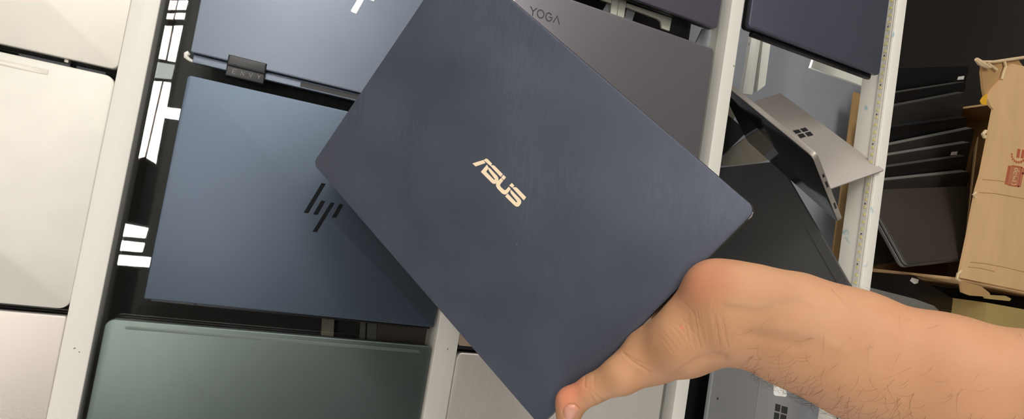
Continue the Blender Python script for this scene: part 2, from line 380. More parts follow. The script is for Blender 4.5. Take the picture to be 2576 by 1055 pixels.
yg, ly = laptop('laptop', 'mauve-grey closed laptop with thin dark lettering, partly behind the held laptop', .2225, .5420, .0985, .3185, yoga_m, dark_m, r=.007, bev=.0025)
def yoga_text(b):
    S = 13.19; q = lambda pts: [on_plane(1320 + x / S, y / S, V3(0, 0, ZL), n_z)[:2] for x, y in pts]
    fr = Frame((0, 0, ZL), (1, 0, 0), (0, 1, 0)); k = .0013
    cir = lambda cx, cy, rx, ry, a0, a1, n=22: [(cx + rx * math.cos(math.radians(a)) , cy + ry * math.sin(math.radians(a)) + .25 * rx * math.cos(math.radians(a)) * .35) for a in np.linspace(a0, a1, n)]
    for pts, cl in (([(192, 205), (275, 375)], 0), ([(400, 275), (275, 375), (258, 520)], 0), (cir(528, 465, 108, 135, 0, 342, 20), 1),
                    (cir(800, 565, 100, 135, -28, -330), 0), ([(808, 570), (912, 590), (895, 640)], 0), ([(940, 745), (1078, 530), (1150, 820)], 0)):
        stroke(b, fr, q(pts), k, -.0002, .0002, closed=bool(cl))
part('lettering', yoga_ink, ly, yoga_text)
laptop('laptop', 'plum-grey closed laptop at the top edge, just above the mauve-grey one with lettering', .2225, .5420, .3475, .57, plum_m, black_m, r=.006, bev=.002)
nv, ln = laptop('laptop', 'dark navy closed laptop standing on the lowest rail at the top right', .5945, .8750, .3660, .585, navy_m, black_m, r=.006, bev=.002, t=.018)
part('vent_strip', [black_m, dark_m], nv, lambda b: (plate(b, RACK, .612, .866, .3605, .3665, .001, .010, .001, .0008), [box(b, x, x + .008, .3602, .3606, .003, .008, 1) for x in np.arange(.64, .87, .011)]))
rs, lr = laptop('laptop', 'rose-tan closed laptop almost hidden behind the held laptop, next to the taupe one', .2345, .5400, -.1290, .090, rose_m, dark_m, r=.004)
part('hinge_bar', dark_m, rs, lambda b: plate(b, RACK, .238, .536, -.1345, -.1286, .002, .010, .001, .0008))
laptop('laptop', 'taupe brushed-metal closed laptop at the bottom centre behind the thumb', .2350, .5400, -.360, -.1372, taupe_m, silver_p, r=.008, bev=.0025)

# ------------------------------------------------------------------ tablet with kickstand on the lowest shelf, keyboard cover
K = 1.11
def sc(p): return CAM + (np.asarray(p, float) - CAM) * K
TR = sc(at(2044, 394, .1)); top = V3(-.08, .5925, -.8016); side = V3(.8367, -.3972, -.3771)
TW, TH = .245 * K, .175 * K
tf = Frame(TR, top, side)                      # a: along the top edge, b: down the screen, c: normal
if tf.c @ (CAM - TR) < 0: tf.c = -tf.c         # c looks at the viewer = out of the screen
tb = thing('tablet', 'grey tablet standing open on its kickstand on the lowest shelf', 'tablet', TR + tf.b * TH)
part('shell', steel_m, tb, lambda b: plate(b, tf, 0, TW, 0, TH, -.0085, 0, .010, .0012))
part('screen', screen_m, tb, lambda b: plate(b, tf, .002, TW - .002, .002, TH - .0005, -.0006, .0004, .009, .0004))
for y0, y1 in ((.052, .060), (.072, .088), (.135, .152)): part('port', dark_m, tb, lambda b: box(b, -.0003, .0006, y0, y1, -.0062, -.0030, fr=tf))
kd = V3(.8469, .4645, .2589)
kf = Frame(TR + tf.b * TH * .5 - tf.c * .0085, top, kd)
if kf.c @ (CAM - kf.O) < 0: kf.c = -kf.c
ks = part('kickstand', steel_m, tb, lambda b: plate(b, kf, 0, TW, -.002, .087 * K, -.0012, .0012, (.004, .002, .002, .004), .0005))
KO = kf.O + kf.c * .0012
part('logo', logo_blk, ks, inlay([[(1980 + x / 13.19, 300 + y / 13.19) for x, y in q] for q in ([(180, 382), (385, 340), (480, 438), (295, 492)], [(425, 325), (610, 278), (715, 380), (540, 432)],
     [(335, 515), (530, 472), (630, 585), (440, 640)], [(580, 458), (765, 412), (878, 535), (690, 580)])], KO, kf.c))
XS = .8972
def shelf(px, py): 
    d = ray(px, py); return CAM + d * (XS / d[0])
kb = thing('keyboard_cover', 'charcoal fabric keyboard cover lying below the tablet on the lowest shelf', 'keyboard cover', shelf(2000, 560))
KP = [shelf(1962, 407), shelf(2050, 560), shelf(2147, 726), shelf(2010, 900), shelf(1700, 900), shelf(1700, 436)]
part('cover_sheet', fabric_m, kb, lambda b: prism_pts(b, KP, V3(-.004, 0, 0)))
part('fold_strip', fabric_m, kb, lambda b: prism_pts(b, [shelf(1962, 407), shelf(2147, 726), shelf(2125, 735), shelf(1940, 412)], V3(-.0055, 0, 0)))
# dark laptop edge showing at the left of the tablet
dk = thing('laptop', 'black closed laptop standing deep in the lowest shelf left of the tablet', 'laptop', at(1840, 340, -.3))
part('lid', black_m, dk, lambda b: prism_pts(b, [at(x, y, -.30) for x, y in [(1800, 262), (1832, 290), (1880, 331), (1815, 395), (1780, 395)]], V3(0, 0, -.015)))

# second tablet, bottom
s2 = thing('tablet', 'grey tablet with white sticker and four-square logo, leaning below the forearm', 'tablet', V3(.896, -.2, -.06))
g2 = Frame((.694, -.36, -.062), (1, 0, 0), (0, 1, 0))
part('shell', steel2_m, s2, lambda b: plate(b, g2, 0, .1965, -.05, .245, -.009, 0, .006, .001))
k2 = part('kickstand', mat('grey_kickstand', (158, 158, 158), .45, .45), s2, lambda b: plate(b, g2, .098, .1955, -.048, .243, 0, .0012, .002, .0004))
GO = V3(0, 0, -.0608)
part('logo', logo_blk, k2, inlay([[(1930 + x / 6.808, 900 + y / 6.808) for x, y in q] for q in ([(142, 790), (230, 815), (215, 935), (130, 912)], [(248, 825), (352, 855), (338, 975), (235, 945)],
     [(122, 935), (210, 960), (196, 1080), (110, 1055)], [(232, 968), (330, 995), (318, 1110), (215, 1080)])], GO, n_z))
part('sticker', sticker_m, k2, inlay([[(1946, 958), (1978, 970), (1979, 996), (1975, 999), (1950, 996), (1946, 992)]], GO, n_z))
part('camera_lens', dark_m, s2, lambda b: tube(b, [at(1805, 1003, -.0620), at(1805, 1003, -.0612)], .0018, 14))
bk = thing('laptop', 'black closed laptop leaning behind the logo tablet at the bottom of the lowest shelf', 'laptop', V3(.896, -.2, -.12))
part('lid', black_m, bk, lambda b: plate(b, Frame((.60, -.45, -.11), (1, 0, 0), (0, 1, 0)), 0, .2955, 0, .33, -.016, 0, .006, .001))
part('base', dark_m, bk, lambda b: plate(b, Frame((.60, -.45, -.127), (1, 0, 0), (0, 1, 0)), .001, .2945, .001, .329, -.012, 0, .006, .001))

# ------------------------------------------------------------------ cardboard box with laptops
ZF, ZB, XR = -.10, -.39, 1.342
bx = thing('cardboard_box', 'open torn cardboard box with red print, full of dark laptops, on the floor', 'cardboard box', (EYE, .3, -.25))
T = .005
ft = [(2413, 699), (2416, 684), (2436, 590), (2456, 480), (2468, 440), (2479, 385), (2500, 275), (2492, 266), (2486, 250), (2494, 228), (2520, 200), (2526, 184), (2531, 172), (2545, 160), (2600, 172)]
fp = [at(x, y, ZF)[:2] for x, y in ft]
fp = fp + [(EYE - .001, fp[-1][1]), (EYE - .001, fp[0][1])]
part('front_panel', [card_m, card_edge], bx, lambda b: prism(b, RACK, fp, ZF - T, ZF))
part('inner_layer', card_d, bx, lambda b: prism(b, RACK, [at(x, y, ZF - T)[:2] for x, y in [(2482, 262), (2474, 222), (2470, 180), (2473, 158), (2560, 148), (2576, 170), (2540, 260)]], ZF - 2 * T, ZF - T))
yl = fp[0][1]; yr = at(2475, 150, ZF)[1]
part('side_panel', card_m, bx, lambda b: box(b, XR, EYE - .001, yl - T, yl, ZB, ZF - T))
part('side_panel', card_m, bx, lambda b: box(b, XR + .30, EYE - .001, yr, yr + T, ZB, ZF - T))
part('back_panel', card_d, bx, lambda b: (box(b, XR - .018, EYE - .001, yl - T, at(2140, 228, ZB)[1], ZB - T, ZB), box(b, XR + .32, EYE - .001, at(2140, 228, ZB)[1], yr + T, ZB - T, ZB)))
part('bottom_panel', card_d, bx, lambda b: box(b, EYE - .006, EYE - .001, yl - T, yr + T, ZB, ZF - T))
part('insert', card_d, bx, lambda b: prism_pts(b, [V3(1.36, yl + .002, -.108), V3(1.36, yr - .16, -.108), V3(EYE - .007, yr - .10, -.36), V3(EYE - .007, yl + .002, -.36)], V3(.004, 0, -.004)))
part('flap', card_d, bx, lambda b: prism_pts(b, [at(x, y, ZF + .002) for x, y in [(2416, 706), (2470, 722), (2490, 738), (2492, 748), (2440, 744), (2420, 736)]], V3(.0, .0, -.004)))
for dz, q, r_ in ((.003, [(2456, 149), (2466, 158), (2480, 166), (2492, 170)], [.004, .006, .005, .002]), (-.002, [(2466, 156), (2500, 156), (2540, 150), (2600, 141)], .0035),
    (0, [(2527, 155), (2530, 168), (2524, 184), (2520, 200)], .003), (0, [(2486, 160), (2500, 170), (2508, 176)], .0025), (0, [(2480, 330), (2473, 338), (2478, 346)], .004),
    (0, [(2455, 485), (2449, 490), (2455, 497)], .003), (0, [(2418, 682), (2410, 690), (2407, 702), (2414, 706)], .003)):
    part('torn_edge', card_edge, bx, lambda b: tube(b, [at(x, y, ZF + dz) for x, y in q], r_, 6))
part('yellow_tape', yellow_m, bx, lambda b: prism_pts(b, [at(x, y, ZF + .001) for x, y in [(2484, 236), (2473, 244), (2467, 254), (2471, 263), (2482, 264)]], V3(0, 0, -.002)))
def prints(b):
    S = 4.795; z = ZF + .0004
    q = lambda pts: [at(2420 + x / S, 300 + y / S, z) for x, y in pts]
    th = V3(0, 0, -.0008)
    fr = Frame((0, 0, ZF), (1, 0, 0), (0, 1, 0)); s = lambda pts: [p[:2] for p in q(pts)]
    for pts in ([(560, 560), (595, 565), (550, 790), (515, 785)], [(672, 358), (708, 362), (690, 470), (655, 462)], [(728, 368), (760, 372), (740, 474), (708, 468)],
                [(716, 578), (735, 580), (690, 820), (672, 816)], [(725, 640), (790, 650), (784, 675), (722, 664)], [(742, 590), (752, 592), (708, 820), (696, 818)]):
        prism_pts(b, q(pts), th)
    for k in range(9):
        a0 = math.radians(190 - k * 19); a1 = math.radians(190 - k * 19 - 13)
        stroke(b, fr, s([(685 + 85 * math.cos(a), 430 + 92 * math.sin(a)) for a in (a0, a1)]), .0052, -.0004, .0004)
    # reversed-out block with the letters mcp inside a bracket
    for pts in ([(598, 566), (716, 585), (704, 640), (590, 620)],):
        pass
    stroke(b, fr, s([(600, 562), (725, 582)]), .003, -.0004, .0004); stroke(b, fr, s([(555, 792), (690, 815)]), .003, -.0004, .0004)
part('print', print_m, bx, prints)
part('print', mat('pale_red_print', (186, 116, 82), .9), bx, lambda b: prism_pts(b, [at(2420 + x / 4.795, 300 + y / 4.795, ZF + .0002) for x, y in [(598, 566), (716, 585), (674, 812), (552, 790)]], V3(0, 0, -.0006)))
def mcp(b):
    S = 4.795; fr = Frame((0, 0, ZF), (1, 0, 0), (0, 1, 0)); s = lambda pts: [at(2420 + x / S, 300 + y / S, ZF)[:2] for x, y in pts]
    for pts in ([(655, 690), (618, 690), (610, 705), (655, 712)], [(655, 712), (612, 722), (608, 745), (650, 752)], [(645, 672), (655, 650), (640, 628), (622, 640), (620, 664)],
                [(690, 632), (640, 622), (634, 600), (655, 592), (668, 606), (662, 626)], [(590, 770), (600, 788), (630, 795), (655, 780)]):
        stroke(b, fr, s(pts), .0018, 0, .0007)
part('print', card_m, bx, mcp)
# creases pressed into the front panel
crease_m = mat('card_crease', (172, 134, 90), .9)
for q in (
    [(2440, 660), (2480, 664), (2530, 674), (2590, 688)], [(2434, 672), (2470, 676), (2500, 684)], [(2462, 485), (2500, 487), (2540, 494), (2590, 503)], [(2470, 452), (2510, 455), (2540, 460)]):
    part('crease', crease_m, bx, lambda b: tube(b, [at(x, y, ZF - .0006) for x, y in q], .0012, 6))

def rotz(a): return np.array([[math.cos(a), -math.sin(a), 0], [math.sin(a), math.cos(a), 0], [0, 0, 1]])
spec = [ # px of the near corner, depth, turn, thickness, material, edge material, sticker, label
 (2434, 468, -0.200, 16, .020, box_dark2, edge_mid, None, 'dark brown closed laptop, front one of the row in the torn box'),
 (2444, 432, -0.215, 15, .022, box_dark, box_grey, None, 'black laptop with grey twin edge, second from the front in the cardboard box'),
 (2436, 392, -0.232, 17, .018, black_m, edge_mid, (2400, 386), 'black laptop with a white label near its corner, third from the front in the box'),
 (2446, 358, -0.249, 18, .020, box_dark, box_grey, None, 'gunmetal-edged laptop with ports, fourth from the front in the cardboard box'),
 (2454, 322, -0.266, 20, .020, box_dark, box_grey, None, 'silver-cornered laptop leaning a little, fifth from the front in the cardboard box'),
 (2436, 294, -0.283, 18, .018, black_m, dark_m, None, 'plain black laptop, sixth from the front in the cardboard box'),
 (2432, 232, -0.300, 21, .020, box_dark, edge_mid, None, 'dark laptop with broad bare lid strip, seventh from the front in the cardboard box'),
 (2432, 206, -0.317, 20, .018, black_m, edge_mid, (2417, 196), 'black laptop with white label at the rear of the row in the cardboard box'),
 (2440, 166, -0.332, 16, .016, black_m, dark_m, None, 'black laptop at the very back of the cardboard box')]
for px_, py_, z_, yw, th, m1, m2, st, lb in spec:
    pit = -.52 if z_ == -.2 else .30
    dp = .175 if pit < 0 else .21
    if pit < 0: yw = 12
    R_ = rotz(math.radians(yw)); Xd = R_ @ V3(1, 0, 0); Dd = R_ @ V3(0, -math.cos(pit), -math.sin(pit))
    O = at(px_, py_, z_); fr = Frame(O, -Xd, Dd)
    if fr.c @ (CAM - O) < 0: fr.c = -fr.c
    root = thing('laptop', lb, 'laptop', O, 'laptops standing in the cardboard box')
    part('lid', m1, root, lambda b: plate(b, fr, 0, .345, 0, dp, -th * .45, 0, .012, .002))
    part('base', m1, root, lambda b: plate(b, fr, .0008, .344, .0008, dp - .0008, -th, -th * .5, .012, .002))
    part('edge_band', m2, root, lambda b: (plate(b, fr, -.0006, .3456, -.0006, dp + .0006, -th * .42, -th * .14, .012, .0012), plate(b, fr, -.0006, .3456, -.0006, dp + .0006, -th * .86, -th * .52, .012, .0012)))
    if st:
        part('label_sticker', sticker_m, root, inlay([[(st[0] - 9, st[1] + 5), (st[0] - 6, st[1] - 3), (st[0] + 9, st[1] - 5), (st[0] + 7, st[1] + 4)]], O, fr.c))

b2 = thing('cardboard_box', 'olive-brown cardboard box at the right edge, under the torn box, by the forearm', 'cardboard box', V3(EYE, -.15, -.2))
q2 = at(2482, 762, -.13)
part('side_panel', card_o, b2, lambda b: (box(b, q2[0], EYE - .001, -.35, q2[1], -.38, -.13)))
part('flap', card_o, b2, lambda b: prism_pts(b, [at(x, y, -.12) for x, y in [(2474, 742), (2530, 745), (2544, 752), (2540, 758), (2480, 752)]], V3(0, 0, -.004)))
for (lb, q, z, m, stq) in (
   ('black laptop with a white label lying left of the torn box, above the forearm', [(2190, 684), (2300, 694), (2345, 720), (2500, 815), (2420, 860), (2190, 735)], -.20, black_m, [(2289, 707), (2294, 699), (2311, 704), (2309, 713), (2300, 715)]),
   ('dark grey laptop edge nearest the forearm, below the black labelled laptop', [(2180, 722), (2300, 752), (2350, 770), (2380, 800), (2300, 860), (2170, 800)], -.17, box_grey, None)):
    root = thing('laptop', lb, 'laptop', at(*q[0], z))
    part('lid', m, root, lambda b: prism_pts(b, [at(x, y, z) for x, y in q], V3(.002, 0, -.012)))
    part('base', dark_m, root, lambda b: prism_pts(b, [at(x, y, z) + V3(.002, 0, -.0125) for x, y in q], V3(.002, 0, -.010)))
    if stq: part('label_sticker', sticker_m, root, inlay([stq], V3(0, 0, z + .0002), n_z))

# ------------------------------------------------------------------ the held laptop
AO = V3(.1059, .2272, .2208); AX = V3(.6084, -.5791, .5426); AY = V3(-.3193, -.8046, -.5007)
af = Frame(AO, AX, AY); 
if af.c @ (CAM - AO) < 0: af.c = -af.c
AW, AH = .310, .228
hl = thing('laptop', 'large dark navy closed laptop with pale gold lettering, held in the hand', 'laptop', af(AW * .5, AH * .5, -.014))
alid = part('lid', asus_m, hl, lambda b: plate(b, af, 0, AW, 0, AH, -.0052, 0, .0065, .0008, n=8))
part('lid_rim', asus_edge, hl, lambda b: plate(b, af, .0004, AW - .0004, .0004, AH - .0004, -.0062, -.0052, .0062, .0002, n=8))
part('base', asus_edge, hl, lambda b: plate(b, af, -.0002, AW + .0002, 0, AH, -.0150, -.0066, .0065, .0012, n=8, bev0=.003))
S = 7.5375
ASUS = [[(65, 162), (270, 98), (312, 155), (125, 220)], [(276, 98), (325, 70), (352, 78), (438, 168), (405, 209)],
 [(340, 185), (225, 322), (420, 518), (450, 543), (485, 552), (515, 540), (548, 500), (560, 465), (553, 430), (535, 400), (386, 243), (370, 268), (374, 295), (388, 318), (490, 458), (490, 468), (482, 473), (465, 463), (325, 318), (378, 250)],
 [(405, 207), (425, 197), (460, 196), (485, 208), (640, 365), (600, 418)], [(650, 378), (702, 425), (660, 478), (612, 434)],
 [(608, 440), (650, 487), (595, 555), (588, 580), (600, 605), (665, 665), (690, 668), (708, 655), (752, 603), (793, 648), (735, 725), (700, 752), (670, 752), (630, 735), (540, 640), (515, 595), (512, 560), (525, 525), (545, 500)],
 [(762, 582), (812, 533), (860, 583), (822, 625)],
 [(735, 735), (685, 787), (860, 957), (888, 978), (915, 984), (950, 970), (983, 925), (992, 890), (982, 858), (962, 830), (797, 662), (784, 685), (786, 712), (800, 740), (912, 880), (910, 895), (900, 901), (888, 894)],
 [(825, 628), (850, 612), (885, 612), (910, 625), (1085, 805), (1037, 862)]]
part('lettering', gold_m, alid, inlay([[(1180 + x / S, 390 + y / S) for x, y in q] for q in ASUS], AO, af.c))
for q, r_ in (([af(AW - .0015, .0075, -.0008), af(AW - .0008, .0055, -.0012), af(AW - .0010, .0035, -.0016)], .0006), ([af(AW + .0002, .0085, -.0075), af(AW + .0003, .0060, -.0075), af(AW - .001, .003, -.0075)], .0006),
              ([af(.0012, AH - .0018, -.001), af(.003, AH - .0006, -.002)], .0006), ([af(.303, AH - .0003, -.001), af(.306, AH - .0014, -.001)], .0008)):
    part('worn_corner', chrome_w, hl, lambda b: tube(b, q, r_, 6))
part('scratch_mark', chrome_w, alid, inlay([[(1286, 618), (1289.5, 613), (1290.3, 613.6), (1287, 618.5)]], AO, af.c, .0002))
part('scratch_mark', chrome_w, alid, inlay([[(1299.5, 617.5), (1301.5, 612.5), (1302.2, 613), (1300.4, 618)]], AO, af.c, .0002))
def lid_d(px, py): return ((AO - CAM) @ af.c) / (ray(px, py) @ af.c)

# ------------------------------------------------------------------ hand and forearm
sk = []                                        # chains of (point, radius)
def D(px, py, d, r): return (dep(px, py, d), r)
def over(px, py, r, k=1.0): 
    return (dep(px, py, lid_d(px, py) - r * k - .0004), r)
sk.append(([D(1850, 752, .388, .0225), D(2000, 796, .378, .0243), D(2150, 845, .368, .0252), D(2380, 927, .352, .0286), D(2620, 990, .336, .0310), D(2950, 1085, .318, .032)], .020))
sk.append(([D(1850, 830, .388, .0208), D(2000, 872, .378, .0235), D(2150, 937, .368, .0258), D(2380, 1025, .352, .0285), D(2620, 1110, .336, .0300), D(2950, 1215, .318, .032)], .020))
sk.append(([D(1797, 729, .400, .0188), D(1880, 757, .388, .0220)], .012))
sk.append(([D(1830, 826, .390, .0200), D(1725, 858, .406, .0222), D(1642, 893, .424, .0200)], .014))
sk.append(([D(1642, 893, .424, .0200), D(1564, 944, lid_d(1564, 944) - .010, .0134), over(1492, 979, .0100), over(1436, 1012, .0105), over(1430, 1046, .0096)], .006))
sk.append(([D(1810, 775, .396, .0190), D(1738, 798, .408, .0158)], .010))
def A(a, b, c, r): return (af(a, b, -c), r)
sk.append(([D(1830, 800, .392, .019), A(.322, .100, .044, .0165), A(.296, .090, .044, .0160)], .014))
sk.append(([D(1797, 735, .402, .0175), A(.312, .072, .042, .0150), A(.288, .070, .040, .0150)], .012))
for b_, ln in ((.058, .055), (.077, .072), (.096, .080), (.115, .070)):
    sk.append(([A(.292, b_ * .7 + .030, .040, .0130), A(.262, b_, .0315, .0112), A(.262 - ln * .55, b_ + .001, .0278, .0096), A(.262 - ln, b_ + .003, .0256, .0084)], .007))

def seg_sdf(P, a, b, ra, rb):
    ab = b - a; t = np.clip(((P - a) @ ab) / (ab @ ab), 0, 1)
    return np.linalg.norm(P - a - t[..., None] * ab, axis=-1) - (ra + (rb - ra) * t)
def smin(a, b, k):
    h = np.clip(.5 + .5 * (b - a) / k, 0, 1); return b + (a - b) * h - k * h * (1 - h)
def body_sdf(P):
    d = None
    for pts, k in sk:
        for i in range(len(pts) - 1):
            s = seg_sdf(P, pts[i][0], pts[i + 1][0], pts[i][1], pts[i + 1][1])
            if d is None: d = s
            else: d = smin(d, s, k if i == 0 else k * .8)
    # keep the hand out of the laptop it holds
    q = P - AO; a = q @ af.a; b = q @ af.b; c = q @ af.c
    dx = np.abs(a - AW / 2) - AW / 2; dy = np.abs(b - AH / 2) - AH / 2; dz = np.abs(c + .0075) - .0077
    o = np.stack([dx, dy, dz], -1)
    bxd = np.linalg.norm(np.maximum(o, 0), axis=-1) + np.minimum(o.max(-1), 0)
    return np.maximum(d, -(bxd - .0003))
def surface_net(f, lo, hi, h):
    n = np.ceil((hi - lo) / h).astype(int) + 1
    ax = [lo[i] + h * np.arange(n[i]) for i in range(3)]
    val = np.empty(n, np.float32)
    for i in range(n[0]):
        P = np.stack(np.meshgrid([ax[0][i]], ax[1], ax[2], indexing='ij'), -1)[0]; val[i] = f(P)
    ins = val < 0
    cs = np.zeros(n - 1, int)
    for dx in (0, 1):
        for dy in (0, 1):
            for dz in (0, 1): cs += ins[dx:n[0] - 1 + dx, dy:n[1] - 1 + dy, dz:n[2] - 1 + dz]
    act = (cs > 0) & (cs < 8); ids = -np.ones(n - 1, int); idx = np.argwhere(act); ids[act] = np.arange(len(idx))
    acc = np.zeros((len(idx), 3)); cnt = np.zeros(len(idx))
    cor = [(x, y, z) for x in (0, 1) for y in (0, 1) for z in (0, 1)]
    for p in cor:
        for k in range(3):
            if p[k]: continue
            q = list(p); q[k] = 1
            v0 = val[idx[:, 0] + p[0], idx[:, 1] + p[1], idx[:, 2] + p[2]]; v1 = val[idx[:, 0] + q[0], idx[:, 1] + q[1], idx[:, 2] + q[2]]
            m = (v0 < 0) != (v1 < 0); t = np.where(m, v0 / np.where(m, v0 - v1, 1), 0)
            pos = np.tile(np.array(p, float), (len(idx), 1)); pos[:, k] += t
            acc[m] += pos[m]; cnt[m] += 1
    verts = lo + h * (idx + acc / cnt[:, None])
    faces = []
    for k in range(3):
        a, b = (k + 1) % 3, (k + 2) % 3
        sl0 = [slice(None)] * 3; sl1 = [slice(None)] * 3; sl0[k] = slice(0, -1); sl1[k] = slice(1, None)
        e = np.argwhere(ins[tuple(sl0)] != ins[tuple(sl1)])
        e = e[(e[:, a] > 0) & (e[:, b] > 0) & (e[:, a] < n[a] - 1) & (e[:, b] < n[b] - 1)]
        da = np.zeros(3, int); da[a] = 1; db = np.zeros(3, int); db[b] = 1
        g = lambda q: ids[q[:, 0], q[:, 1], q[:, 2]]
        Q = np.stack([g(e - da - db), g(e - db), g(e), g(e - da)], 1); faces += Q.tolist()
    return verts, faces
allp = np.array([p for pts, k in sk for p, r in pts]); rr = np.array([r for pts, k in sk for p, r in pts])
lo = (allp - rr[:, None]).min(0) - .006; hi = (allp + rr[:, None]).max(0) + .006
hv, hf = surface_net(body_sdf, lo, hi, .0022)
person = thing('person', "person's bare left forearm and hand coming from the right, thumb over the held laptop's edge", 'person', dep(2600, 1040, .336))
pb = np.array(person['_b'])
me = bpy.data.meshes.new('body')
wb = world(pb)
me.from_pydata([world(v) - wb for v in hv], [], hf); 
bm = bmesh.new(); bm.from_mesh(me); bmesh.ops.recalc_face_normals(bm, faces=bm.faces)
bmesh.ops.smooth_vert(bm, verts=bm.verts, factor=.5, use_axis_x=True, use_axis_y=True, use_axis_z=True)
bm.to_mesh(me); bm.free()
tmp = bpy.data.objects.new('body', me); C.objects.link(tmp)
md = tmp.modifiers.new('s', 'SUBSURF'); md.levels = 2; md.render_levels = 2
dg = bpy.context.evaluated_depsgraph_get(); dg.update()
me2 = bpy.data.meshes.new_from_object(tmp.evaluated_get(dg)); bpy.data.objects.remove(tmp); bpy.data.meshes.remove(me)
me2.name = 'body'
co = np.empty(len(me2.vertices) * 3); me2.vertices.foreach_get('co', co); co = co.reshape(-1, 3) + np.array(wb)
no = np.empty(len(me2.vertices) * 3); me2.vertices.foreach_get('normal', no); no = no.reshape(-1, 3)
rc = np.stack([EYE - co[:, 2], co[:, 0], -co[:, 1]], -1); rn = np.stack([-no[:, 2], no[:, 0], -no[:, 1]], -1)
uv = project(rc); facing = np.einsum('ij,ij->i', rn, CAM - rc) > 0
disp = np.zeros(len(rc))
def line_disp(pts, w, amt):
    pts = [np.array(p, float) for p in pts]; dmin = np.full(len(uv), 1e9)
    for a, b in zip(pts[:-1], pts[1:]):
        ab = b - a; t = np.clip(((uv - a) @ ab) / (ab @ ab), 0, 1); dmin = np.minimum(dmin, np.linalg.norm(uv - a - t[:, None] * ab, axis=1))
    global disp
    disp += np.where(facing, amt * np.exp(-(dmin / w) ** 2), 0)
for k in range(16):                             # fine folds across the wrist
    x0 = 1722 + k * 6.6 + rng.uniform(-3, 3); y0 = 770 + abs(k - 8) * 4 + rng.uniform(-14, 14); y1 = 880 + rng.uniform(-24, 14)
    xs = np.linspace(0, 1, 6)
    line_disp([(x0 + 14 * t + rng.uniform(-1.6, 1.6), y0 + (y1 - y0) * t) for t in xs], 1.9, -rng.uniform(.00007, .00020))
for k in range(7):                              # slanting folds at the thumb's base
    x0 = 1660 + k * 9 + rng.uniform(-4, 4); y0 = 838 + rng.uniform(-8, 8) - k * 5
    line_disp([(x0, y0), (x0 + 18, y0 + 20), (x0 + 36, y0 + 46)], 1.9, -rng.uniform(.00005, .00016))
for q in ([(1715, 758), (1735, 775), (1752, 800)], [(1818, 720), (1800, 745), (1790, 770)]): line_disp(q, 2.6, -.00014)
for q, a in (([(1566, 888), (1590, 910), (1632, 936)], -.0005), ([(1574, 892), (1600, 908), (1640, 925)], -.0003), ([(1488, 1000), (1496, 1012), (1502, 1018)], -.0006), ([(1498, 996), (1512, 1006), (1522, 1010)], -.0005),
             ([(1472, 950), (1470, 964), (1471, 974)], -.0004), ([(1494, 945), (1493, 960), (1493, 975)], -.0002)): line_disp(q, 3.2, a)
line_disp([(1831, 764), (1870, 768), (1905, 774), (1930, 770), (1955, 756), (2010, 752), (2090, 772)], 10, .00045)
line_disp([(1905, 826), (1960, 830), (2040, 846), (2120, 880)], 18, .0004)
line_disp([(1870, 840), (1930, 852), (2000, 872)], 14, -.0005)
line_disp([(1820, 900), (1790, 894), (1755, 906), (1720, 930), (1690, 946)], 9, -.0012)   # hollow beside the thumb tendon
line_disp([(1414, 1036), (1420, 1026), (1432, 1018), (1446, 1018), (1458, 1030)], 2.2, -.0007)
line_disp([(1415, 1038), (1420, 1050), (1428, 1062)], 2.2, -.0007)
rc = rc + rn * disp[:, None]
me2.vertices.foreach_set('co', np.array([world(p) - wb for p in rc]).ravel()); me2.update()
red = np.zeros(len(rc))
for x, y, r, a in ((1440, 975, 38, .7), (1415, 1010, 30, .45), (1790, 690, 60, .32), (1745, 730, 55, .25), (1714, 825, 4, 1.3), (2300, 800, 130, .10), (2500, 930, 160, .08)):
    red += a * np.exp(-(((uv[:, 0] - x) ** 2 + (uv[:, 1] - y) ** 2) / r ** 2))
blu = np.zeros(len(rc))
for q, w in (([(1831, 764), (1870, 768), (1905, 774), (1930, 770), (1955, 756), (2010, 752)], 10), ([(1905, 830), (1960, 834), (2060, 850)], 16)):
    pts = [np.array(p, float) for p in q]; dm = np.full(len(uv), 1e9)
    for a, b in zip(pts[:-1], pts[1:]):
        ab = b - a; t = np.clip(((uv - a) @ ab) / (ab @ ab), 0, 1); dm = np.minimum(dm, np.linalg.norm(uv - a - t[:, None] * ab, axis=1))
    blu += .5 * np.exp(-(dm / w) ** 2)
at_ = me2.color_attributes.new('tone', 'FLOAT_COLOR', 'POINT')
at_.data.foreach_set('color', np.stack([np.clip(red, 0, 1), np.clip(blu, 0, 1), np.zeros(len(rc)), np.ones(len(rc))], -1).ravel())
skin = bpy.data.materials.new('skin'); skin.use_nodes = True
nt = skin.node_tree; bs = nt.nodes['Principled BSDF']; N = nt.nodes.new; L = nt.links.new
vc = N('ShaderNodeVertexColor'); vc.layer_name = 'tone'; sp = N('ShaderNodeSeparateColor'); L(vc.outputs[0], sp.inputs[0])
tc = N('ShaderNodeTexCoord'); nz = N('ShaderNodeTexNoise'); nz.inputs['Scale'].default_value = 45; nz.inputs['Detail'].default_value = 8; L(tc.outputs['Object'], nz.inputs['Vector'])
m0 = N('ShaderNodeMix'); m0.data_type = 'RGBA'; m0.inputs[6].default_value = lin((188, 137, 100)) + [1]; m0.inputs[7].default_value = lin((201, 152, 114)) + [1]; L(nz.outputs['Fac'], m0.inputs[0])
m1 = N('ShaderNodeMix'); m1.data_type = 'RGBA'; m1.inputs[7].default_value = lin((226, 138, 108)) + [1]; L(m0.outputs[2], m1.inputs[6]); L(sp.outputs[0], m1.inputs[0])
m2 = N('ShaderNodeMix'); m2.data_type = 'RGBA'; m2.inputs[7].default_value = lin((176, 136, 106)) + [1]; L(m1.outputs[2], m2.inputs[6]); L(sp.outputs[1], m2.inputs[0])
L(m2.outputs[2], bs.inputs['Base Color']); bs.inputs['Roughness'].default_value = .55; bs.inputs['Specular IOR Level'].default_value = .35
